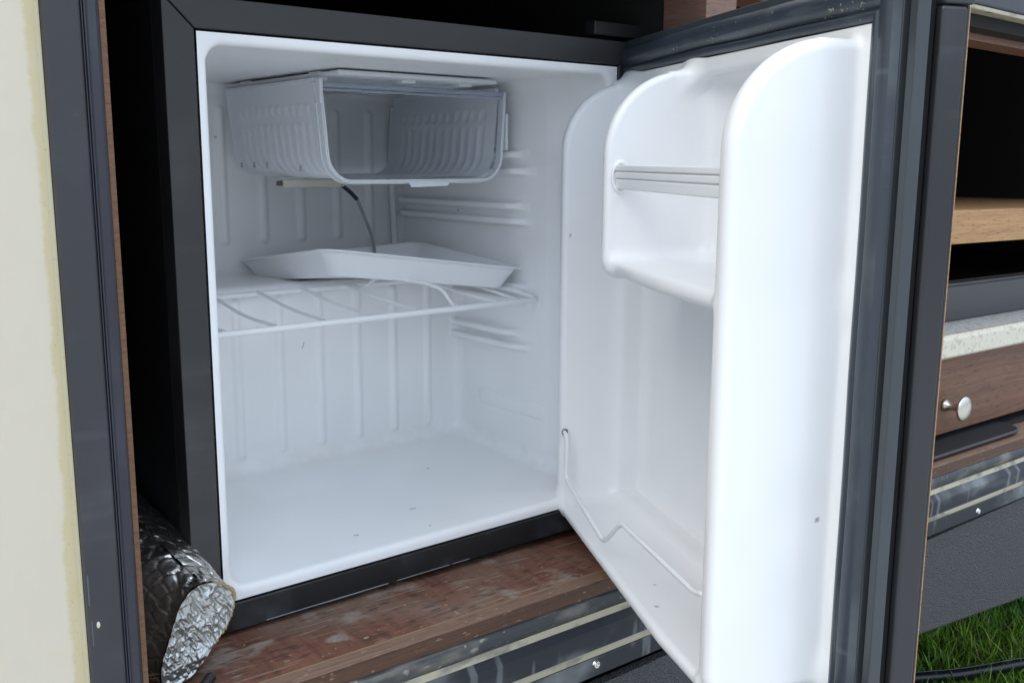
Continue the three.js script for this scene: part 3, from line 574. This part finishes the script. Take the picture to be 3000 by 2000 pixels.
    d = smin(d, w, 0.026); d = smin(d, b, 0.022); return smin(d, Fw, 0.006);
  };
  const g = surfaceNets(f, [-0.003, -0.344, -0.0225], [0.376, 0.082, 0.1], 0.0015, grime(0.0001));
  dpart(door, 'door_liner', g, M.whiteDoor, true);
  // retaining bar of the upper bin, its socket
  const bar = (s0, s1, y0, y1, q0, q1, r) => box(s0, s1, y0, y1, q0, q1, r);
  const qb0 = 0.0625, qb1 = 0.069;
  const barGeo = []; for (const [y0, y1, o] of [[-0.0080, -0.0032, 0.0006], [-0.0136, -0.0086, 0.0004], [-0.0220, -0.0142, 0.0002]]) {
    const b = bar(0.146, 0.357, y0, y1, qb0, qb1 + o, 0.0012); barGeo.push(b);
  }
  barGeo.push(bar(0.146, 0.357, -0.0212, -0.0040, qb0 + 0.0005, qb1 - 0.0014, 0.001));
  const shearQ = gg => { const p = gg.attributes.position; for (let i = 0; i < p.count; i++) { const s = p.getX(i); p.setZ(i, p.getZ(i) + 0.07 * (s - 0.15)); } return gg; };
  const rb = dpart(door, 'retaining_bar', barGeo.map(shearQ), M.whitePlain);
  const sock = new THREE.TorusGeometry(0.0098, 0.0016, 8, 28); sock.scale(0.72, 1.18, 1); sock.rotateY(Math.PI / 2); sock.translate(0.1482, -0.0126, 0.0648); dpart(door, 'bar_socket', sock, M.whitePlain);
  // wire guard of the bottom tray, with its socket
  const G = (s, y, q) => V(s, y, q);
  dpart(door, 'wire_guard', tube([G(0.012, -0.2545, 0.0635), G(0.0265, -0.2545, 0.0645), G(0.0300, -0.262, 0.0650), G(0.0300, -0.2975, 0.0655), G(0.162, -0.3085, 0.0772), G(0.199, -0.279, 0.0772), G(0.338, -0.2745, 0.0832), G(0.352, -0.2700, 0.0838)], 0.0021, 0.008, 10), M.whiteWire);
  const gs = new THREE.TorusGeometry(0.0042, 0.0011, 8, 22); gs.rotateY(Math.PI / 2); gs.translate(0.0188, -0.2545, 0.0635); dpart(door, 'guard_socket', gs, M.whitePlain);
  const hole = new THREE.CylinderGeometry(0.0033, 0.0033, 0.001, 16); hole.rotateZ(Math.PI / 2); hole.translate(0.0186, -0.2545, 0.0635); dpart(door, 'guard_hole', hole, M.mark);
}
// ------------------------------------------------------------------ wire shelf
const shelf = thing('wire_shelf', 'white coated wire shelf in the middle of the fridge, one wire bent up', 'wire shelf', [0.46, -0.14, -0.15]);
{
  const zr = -0.2225, yr = -0.1288, zf = -0.088, yf = -0.1402;
  part(shelf, 'front_bar', tube([V(0.279, yf - 0.0005, zf), V(0.648, yf + 0.0002, zf - 0.001), V(0.6535, yf + 0.0005, zf - 0.005)], 0.0028, 0.004, 10), M.whiteWire);
  part(shelf, 'rear_bar', tube([V(0.283, yr, zr), V(0.640, yr, zr)], 0.0026, 0.01, 10), M.whiteWire);
  part(shelf, 'side_bar', tube([V(0.6535, yf + 0.0008, zf - 0.003), V(0.6445, -0.134, -0.104), V(0.6405, -0.1315, -0.116), V(0.6405, yr, zr)], 0.0023, 0.006, 10), M.whiteWire);
  part(shelf, 'side_bar', tube([V(0.283, yf, zf), V(0.283, yr, zr)], 0.0023, 0.006, 10), M.whiteWire);
  for (const x of [0.318, 0.3635, 0.410, 0.457, 0.5065, 0.600]) {
    const dip = x < 0.38 ? -0.0026 : x < 0.44 ? -0.0012 : -0.0003;
    part(shelf, 'cross_wire', smoothTube([V(x, yf + 0.002, zf - 0.0005), V(x, (yf + yr) / 2 + dip, -0.150), V(x - 0.001, yr + 0.002, zr)], 0.0016, 20), M.whiteWire);
  }
  part(shelf, 'cross_wire', tube([V(0.6275, yf + 0.002, zf - 0.0005), V(0.6255, -0.130, -0.16), V(0.622, yr + 0.002, zr)], 0.0016, 0.02), M.whiteWire);
  part(shelf, 'bent_wire', tube([V(0.5535, yf + 0.002, zf - 0.0005), V(0.552, yf + 0.0025, -0.0975), V(0.5475, -0.1235, -0.107), V(0.5400, -0.1185, -0.125), V(0.525, -0.1165, -0.165), V(0.519, -0.1168, -0.182), V(0.513, -0.1265, -0.194), V(0.512, -0.1285, -0.204), V(0.511, yr + 0.002, zr)], 0.0017, 0.006), M.whiteWire, 'wire bent up out of the shelf plane');
}
// ------------------------------------------------------------------ drip tray, resting askew on the shelf
const dtray = thing('drip_tray', 'shallow white plastic drip tray lying askew on the wire shelf', 'drip tray', [0.54, -0.125, -0.22]);
{
  const L = V(0.4425, -0.1078, -0.340), C = V(0.4500, -0.0826, -0.158), Rr = V(0.6470, -0.1086, -0.105), B = V(0.6365, -0.0925, -0.287);
  const T = (a, b) => V(0, 0, 0).addScaledVector(C, (1 - a) * (1 - b)).addScaledVector(Rr, a * (1 - b)).addScaledVector(B, a * b).addScaledVector(L, (1 - a) * b);
  const rr = (k, inset, rad) => {                                                // rounded square in (a, b)
    const n = 12, P = [], lo = inset, hi = 1 - inset;
    for (const [ca, cb, a0] of [[hi - rad, lo + rad, -Math.PI / 2], [hi - rad, hi - rad, 0], [lo + rad, hi - rad, Math.PI / 2], [lo + rad, lo + rad, Math.PI]])
      for (let i = 0; i <= n; i++) { const t = a0 + i / n * Math.PI / 2; P.push([ca + Math.cos(t) * rad, cb + Math.sin(t) * rad]); }
    P.push(P[0]); return P;
  };
  const lv = [[0.50, -0.0245, 0.0], [0.072, -0.0245, 0.05], [0.060, -0.0232, 0.06], [0.012, -0.0040, 0.07], [0.008, -0.0022, 0.075], [-0.012, -0.0016, 0.08], [-0.014, -0.0008, 0.08], [-0.012, 0.0002, 0.08], [0.006, 0.0002, 0.075], [0.014, -0.0018, 0.07], [0.066, -0.0215, 0.06], [0.082, -0.0232, 0.05], [0.50, -0.0232, 0.0]];
  const rings = lv.map(([ins, dy, rad]) => rr(0, ins, Math.max(rad, 0.0001)).map(([a, b]) => { const p = T(a, b); p.y += dy; return p; }));
  const nu = rings[0].length - 1;
  const g = gridMesh(nu, rings.length - 1, (u, v) => rings[Math.round(v * (rings.length - 1))][Math.round(u * nu)], true);
  const col = [], p = g.attributes.position;
  for (let i = 0; i < p.count; i++) { const x = p.getX(i), y = p.getY(i), z = p.getZ(i), n = vn3(x * 60, y * 90, z * 60, 3), j = Math.floor(i / (nu + 1)); const low = j <= 2 && x < 0.50 ? sstep(0.45, 0.75, n) : 0; col.push(1 - 0.25 * low, 1 - 0.40 * low, 1 - 0.55 * low); }
  g.setAttribute('color', new THREE.Float32BufferAttribute(col, 3));
  part(dtray, 'tray', g, M.trayWhite, null, true);
}
// ------------------------------------------------------------------ rolled foil insulation and cable
const roll = thing('foil_insulation_roll', 'crumpled roll of silver foil bubble insulation wedged left of the fridge', 'insulation roll', [0.232, -0.355, 0.03]);
{
  const out = [[0.2375, -0.2850], [0.2500, -0.2885], [0.2585, -0.2965], [0.2575, -0.3090], [0.2520, -0.3215], [0.2455, -0.3285], [0.2400, -0.3360], [0.2330, -0.3440], [0.2255, -0.3505], [0.2160, -0.3530], [0.2068, -0.3510], [0.2048, -0.3400], [0.2075, -0.3300], [0.2115, -0.3200], [0.2150, -0.3100], [0.2205, -0.2975], [0.2280, -0.2885]];
  const cv = new THREE.CatmullRomCurve3(out.map(([x, y]) => V(x, y, 0)), true, 'centripetal');
  const NU = 260, ring = cv.getSpacedPoints(NU), cx = 0.2315, cy = -0.3175, per = cv.getLength();
  const at = (u, t) => {                                                        // t = distance back from the mouth
    const p = ring[Math.round(u * NU) % NU], k = sstep(0, 0.045, t), gx = 1 + 0.30 * k, gy = 1 + 0.10 * k;
    return V(0.2585 + (p.x - 0.2585) * gx - 0.10 * t - 0.001 * k, -0.350 + (p.y + 0.350) * gy + 0.215 * t, 0.05 - t);
  };
  const hexd = (a, b) => { // raised bubbles between seams
    const S = 0.0105, y = b / (S * 0.866), r = Math.floor(y); let best = 9, sec = 9;
    for (let j = r - 1; j <= r + 2; j++) for (let i = -1; i <= 2; i++) { const x0 = (Math.floor(a / S - (j & 1) * 0.5) + i + (j & 1) * 0.5), jx = (hash2(x0 * 2, j, 4) - 0.5) * 0.8, jy = (hash2(x0 * 2, j, 8) - 0.5) * 0.8, d = Math.hypot(a / S - x0 - jx, (y - j - jy) * 0.866); if (d < best) { sec = best; best = d; } else if (d < sec) sec = d; }
    return sstep(0, 0.16, sec - best);
  };
  const NV = 230, LEN = 0.26;
  const wrap = gridMesh(NU, NV, (u, v) => {
    const t = v * LEN, p = at(u, t), q = at((u + 0.004) % 1, t), tx = q.x - p.x, ty = q.y - p.y, l = Math.hypot(tx, ty) || 1, nx = -ty / l, ny = tx / l;   // outward (outline runs clockwise)
    const a = u * per, bub = hexd(a, t), w1 = vn3(a * 90, t * 60, 1, 3) - 0.5, w2 = 1 - Math.abs(vn3(a * 210, t * 150, 7, 5) * 2 - 1), w3 = vn3(a * 420, t * 420, 2, 6) - 0.5;
    const o = -0.0012 + 0.0010 * bub + 0.0026 * w1 * sstep(0, 0.01, t) + 0.0009 * w2 + 0.0003 * w3;
    return V(p.x + nx * o, p.y + ny * o, p.z);
  }, true);
  part(roll, 'foil_wrap', wrap, M.foil);
  // crumpled mouth: foil folded over the end
  const end = gridMesh(NU, 70, (u, v) => {
    const p = at(u, 0), r = 1 - v, x = cx + (p.x - cx) * r, y = cy + (p.y - cy) * r;
    const q = at((u + 0.004) % 1, 0), tx = q.x - p.x, ty = q.y - p.y, l = Math.hypot(tx, ty) || 1, o = (1 - sstep(0, 0.12, v)) * -0.0004;
    const ang = 0.55, a = (x * Math.cos(ang) + y * Math.sin(ang)), b = (-x * Math.sin(ang) + y * Math.cos(ang));
    const r1 = 1 - Math.abs(vn3(a * 150, b * 60, 3, 13) * 2 - 1), r2 = 1 - Math.abs(vn3(a * 420, b * 190, 5, 17) * 2 - 1), r3 = vn3(x * 900, y * 900, 1, 19);
    const lump = vn3(x * 95, y * 95, 2, 23);
    const edge = sstep(0, 0.10, v);
    return V(x - ty / l * o, y + tx / l * o, 0.0502 + 0.0012 * (1 - edge) * vn3(u * 60, 3, 1, 2) + edge * (-0.0040 + 0.0030 * r1 + 0.0022 * r2 + 0.0007 * r3 + 0.004 * lump - 0.002));
  }, true);
  part(roll, 'crumpled_mouth', end, M.foilEnd);
  // torn yellowed edge down the right side
  const ep = []; for (let i = 0; i <= 60; i++) { const u = (NU * 0.04 + i / 60 * NU * 0.30) / NU % 1, p = at(u, 0); ep.push(V(cx + (p.x - cx) * 1.0, cy + (p.y - cy) * 1.0, 0.0503 + 0.0007 * Math.sin(i * 1.9))); }
  part(roll, 'torn_edge', sweepRound(ep, t => 0.0004 + 0.0014 * vn3(t * 38, 1, 1, 3) * (1 - 0.5 * t), 7), M.foilEdge, 'yellow brown torn edge of the foil');
}
const cable = thing('corrugated_cable', 'short black corrugated cable sleeve on the board under the foil roll', 'cable', [0.225, -0.352, 0.07]);
part(cable, 'sleeve', smoothTube([V(0.196, -0.3505, 0.078), V(0.212, -0.3512, 0.0745), V(0.226, -0.3508, 0.068), V(0.237, -0.350, 0.058)], t => 0.0033 + 0.0006 * Math.sin(t * 150), 150, 10), M.blackPlastic);

// ------------------------------------------------------------------ outdoor kitchen to the right
const kit = thing('kitchen_cabinet', 'brown wood camper kitchen cabinet with worktop and drawer beside the fridge', 'kitchen cabinet', [1.3, -0.36, 0]);
{
  const x0 = 0.7396, x1 = XR;
  part(kit, 'header_rail', slope(box(x0, x1, 0.1655, 0.1805, 0.020, 0.072, 0.001)), M.cavityBrown);
  part(kit, 'header_board', slope(box(x0, x1, 0.1575, 0.1740, 0.006, 0.046, 0.001)), M.headerWood);
  part(kit, 'shelf_board', slope(box(x0, x1, -0.0925, -0.0495, -0.58, 0.045, 0.001)), M.shelfWood);
  const top = part(kit, 'worktop', slope(box(x0, x1, -0.2360, -0.2060, -0.58, 0.0556, 0.0004)), M.worktop);
  part(top, 'edge_band', slope(prism([[0.0560, -0.2362], [0.0590, -0.2362], [0.0612, -0.2335], [0.0615, -0.2120], [0.0600, -0.2078], [0.0578, -0.2062], [0.0560, -0.2062]], 'x', x0, x1)), std({ roughness: 0.45, map: colorTex(512, 64, [0.3, 0.05], (u, v) => mixc([0.66, 0.61, 0.50], [0.42, 0.36, 0.26], sstep(0.55, 0.8, fbm(u, v, 70, 12, 3, 201)) * 0.7)) }));
  part(top, 'edge_seam', slope(box(x0, x1, -0.2064, -0.2057, 0.0557, 0.0561, 0)), M.foilEdge);
  const dr = part(kit, 'drawer_front', slope(box(0.745, 1.70, -0.3430, -0.2370, 0.026, 0.045, 0.001)), M.drawerWood);
  const kn = new THREE.LatheGeometry([[0, 0], [0.0080, 0], [0.0084, 0.0015], [0.0074, 0.0035], [0.0052, 0.0065], [0.0045, 0.0110], [0.0060, 0.0155], [0.0130, 0.0185], [0.0160, 0.0200], [0.0163, 0.0215], [0.0150, 0.0232], [0.0090, 0.0250], [0, 0.0256]].map(p => new THREE.Vector2(...p)), 40);
  kn.scale(1, 1.25, 1); kn.rotateX(Math.PI / 2); kn.translate(1.241, -0.3135, 0.0452); part(dr, 'knob', kn, M.nickel);
  part(kit, 'shade_sheet', slope(box(x0, x1, -0.3583, -0.3555, -0.58, 0.050, 0)), M.cavityBrown);  // dark sheet laid over the floor board as painted shade under the drawer
  part(kit, 'back_panel', box(x0, x1, -0.355, 0.30, -0.599, -0.585, 0), M.cavityBrown);
  part(kit, 'side_panel', box(2.0, 2.02, -0.355, 0.30, -0.58, 0.02, 0), M.cavityBrown);
}
const cook = thing('cooktop', 'dark grey metal cooktop standing on the speckled worktop', 'cooktop', [1.4, -0.216, -0.1]);
{
  part(cook, 'body', slope(box(0.80, 1.95, -0.2052, -0.1560, -0.40, 0.000, 0.002)), M.cooktop);
  part(cook, 'lip', slope(box(0.80, 1.95, -0.1558, -0.1515, -0.40, 0.003, 0.0014)), M.trim);
  part(cook, 'glass_top', slope(box(0.82, 1.93, -0.1516, -0.1500, -0.39, -0.008, 0.0006)), std({ color: rgb(0.006, 0.006, 0.007), roughness: 0.12 }));
}
const btray = thing('oven_tray', 'thin black tray with rounded corner lying under the drawer', 'tray', [1.2, -0.365, 0.0]);
{
  const sh = new THREE.Shape(), x0 = 0.80, x1 = 1.405, z0 = -0.40, z1 = 0.080, r = 0.035;
  sh.moveTo(x0, z0); sh.lineTo(x1, z0); sh.lineTo(x1, z1 - r); sh.quadraticCurveTo(x1, z1, x1 - r, z1); sh.lineTo(x0, z1); sh.closePath();
  const g = new THREE.ExtrudeGeometry(sh, { depth: 0.003, bevelEnabled: true, bevelSize: 0.001, bevelThickness: 0.001, bevelSegments: 2 }); g.rotateX(Math.PI / 2); g.translate(0, -0.3525, 0);
  part(btray, 'sheet', slope(boxUV(g)), M.cavity);
  part(btray, 'rim', slope(tube([V(x0, -0.3530, z1), V(x1 - 0.001, -0.3530, z1), V(x1 - 0.001, -0.3530, -0.38)], 0.0022, 0.033)), M.trim);
  for (let i = 0; i < 9; i++) part(btray, 'rod', slope(tube([V(0.84 + i * 0.052, -0.3505, -0.38), V(0.84 + i * 0.052, -0.3505, 0.03)], 0.0014)), M.blackPlastic);
}
// ------------------------------------------------------------------ lawn and hose
{
  const blade = new THREE.BufferGeometry(), P = [], I = [], n = 4;
  for (let i = 0; i <= n; i++) { const t = i / n, w = 0.0016 * (1 - t * t * 0.96), y = t * 0.055 * (1 - 0.12 * t), z = 0.022 * t * t; P.push(-w, y, z, w, y, z); }
  for (let i = 0; i < n; i++) { const a = i * 2; I.push(a, a + 1, a + 2, a + 1, a + 3, a + 2); }
  blade.setAttribute('position', new THREE.Float32BufferAttribute(P, 3)); blade.setIndex(I); blade.computeVertexNormals();
  const NB = 60000, im = new THREE.InstancedMesh(blade, std({ color: rgb(1, 1, 1), roughness: 0.5 }), NB), o = new THREE.Object3D(), c = new THREE.Color();
  for (let i = 0; i < NB; i++) {
    const x = 1.15 + rnd() * 2.3, z = -1.5 + rnd() * 2.2, cl = vn3(x * 9, 0, z * 9, 31), s = (0.45 + rnd() * 0.75) * (0.6 + 0.7 * cl);
    o.position.set(x, 0, z); o.rotation.set((rnd() - 0.5) * 1.3, rnd() * 6.283, (rnd() - 0.5) * 1.1); o.scale.set(0.8 + rnd() * 0.6, s, s); o.updateMatrix(); im.setMatrixAt(i, o.matrix);
    const k = rnd(), dry = rnd() < 0.035;
    if (dry) c.setRGB(0.22, 0.14, 0.05); else c.setRGB(mix(0.05, 0.24, k * cl * 1.5), mix(0.14, 0.48, k * (0.5 + cl * 0.7)), mix(0.012, 0.035, k));
    im.setColorAt(i, c);
  }
  im.name = 'grass'; im.userData = { kind: 'stuff', label: 'green lawn grass below the camper skirt', category: 'grass' }; im.castShadow = im.receiveShadow = true; scene.add(im);
}
const hose = thing('garden_hose', 'black hose lying in the grass at the lower right', 'hose', [2.0, -1.09, -0.23]);
part(hose, 'hose_pipe', smoothTube([V(1.5, -1.072, -0.62), V(1.76, -1.070, -0.375), V(1.895, -1.068, -0.285), V(1.965, -1.066, -0.242), V(2.04, -1.064, -0.207), V(2.125, -1.062, -0.168), V(2.35, -1.07, -0.03), V(2.7, -1.08, 0.25)], 0.0125, 80, 14), M.hose);

// ------------------------------------------------------------------ renderer
const renderer = new THREE.WebGLRenderer({ antialias: true });
renderer.setSize(1024, 682); renderer.shadowMap.enabled = true;
renderer.toneMapping = THREE.LinearToneMapping; renderer.toneMappingExposure = EXPOSURE;
renderer.render(scene, camera);
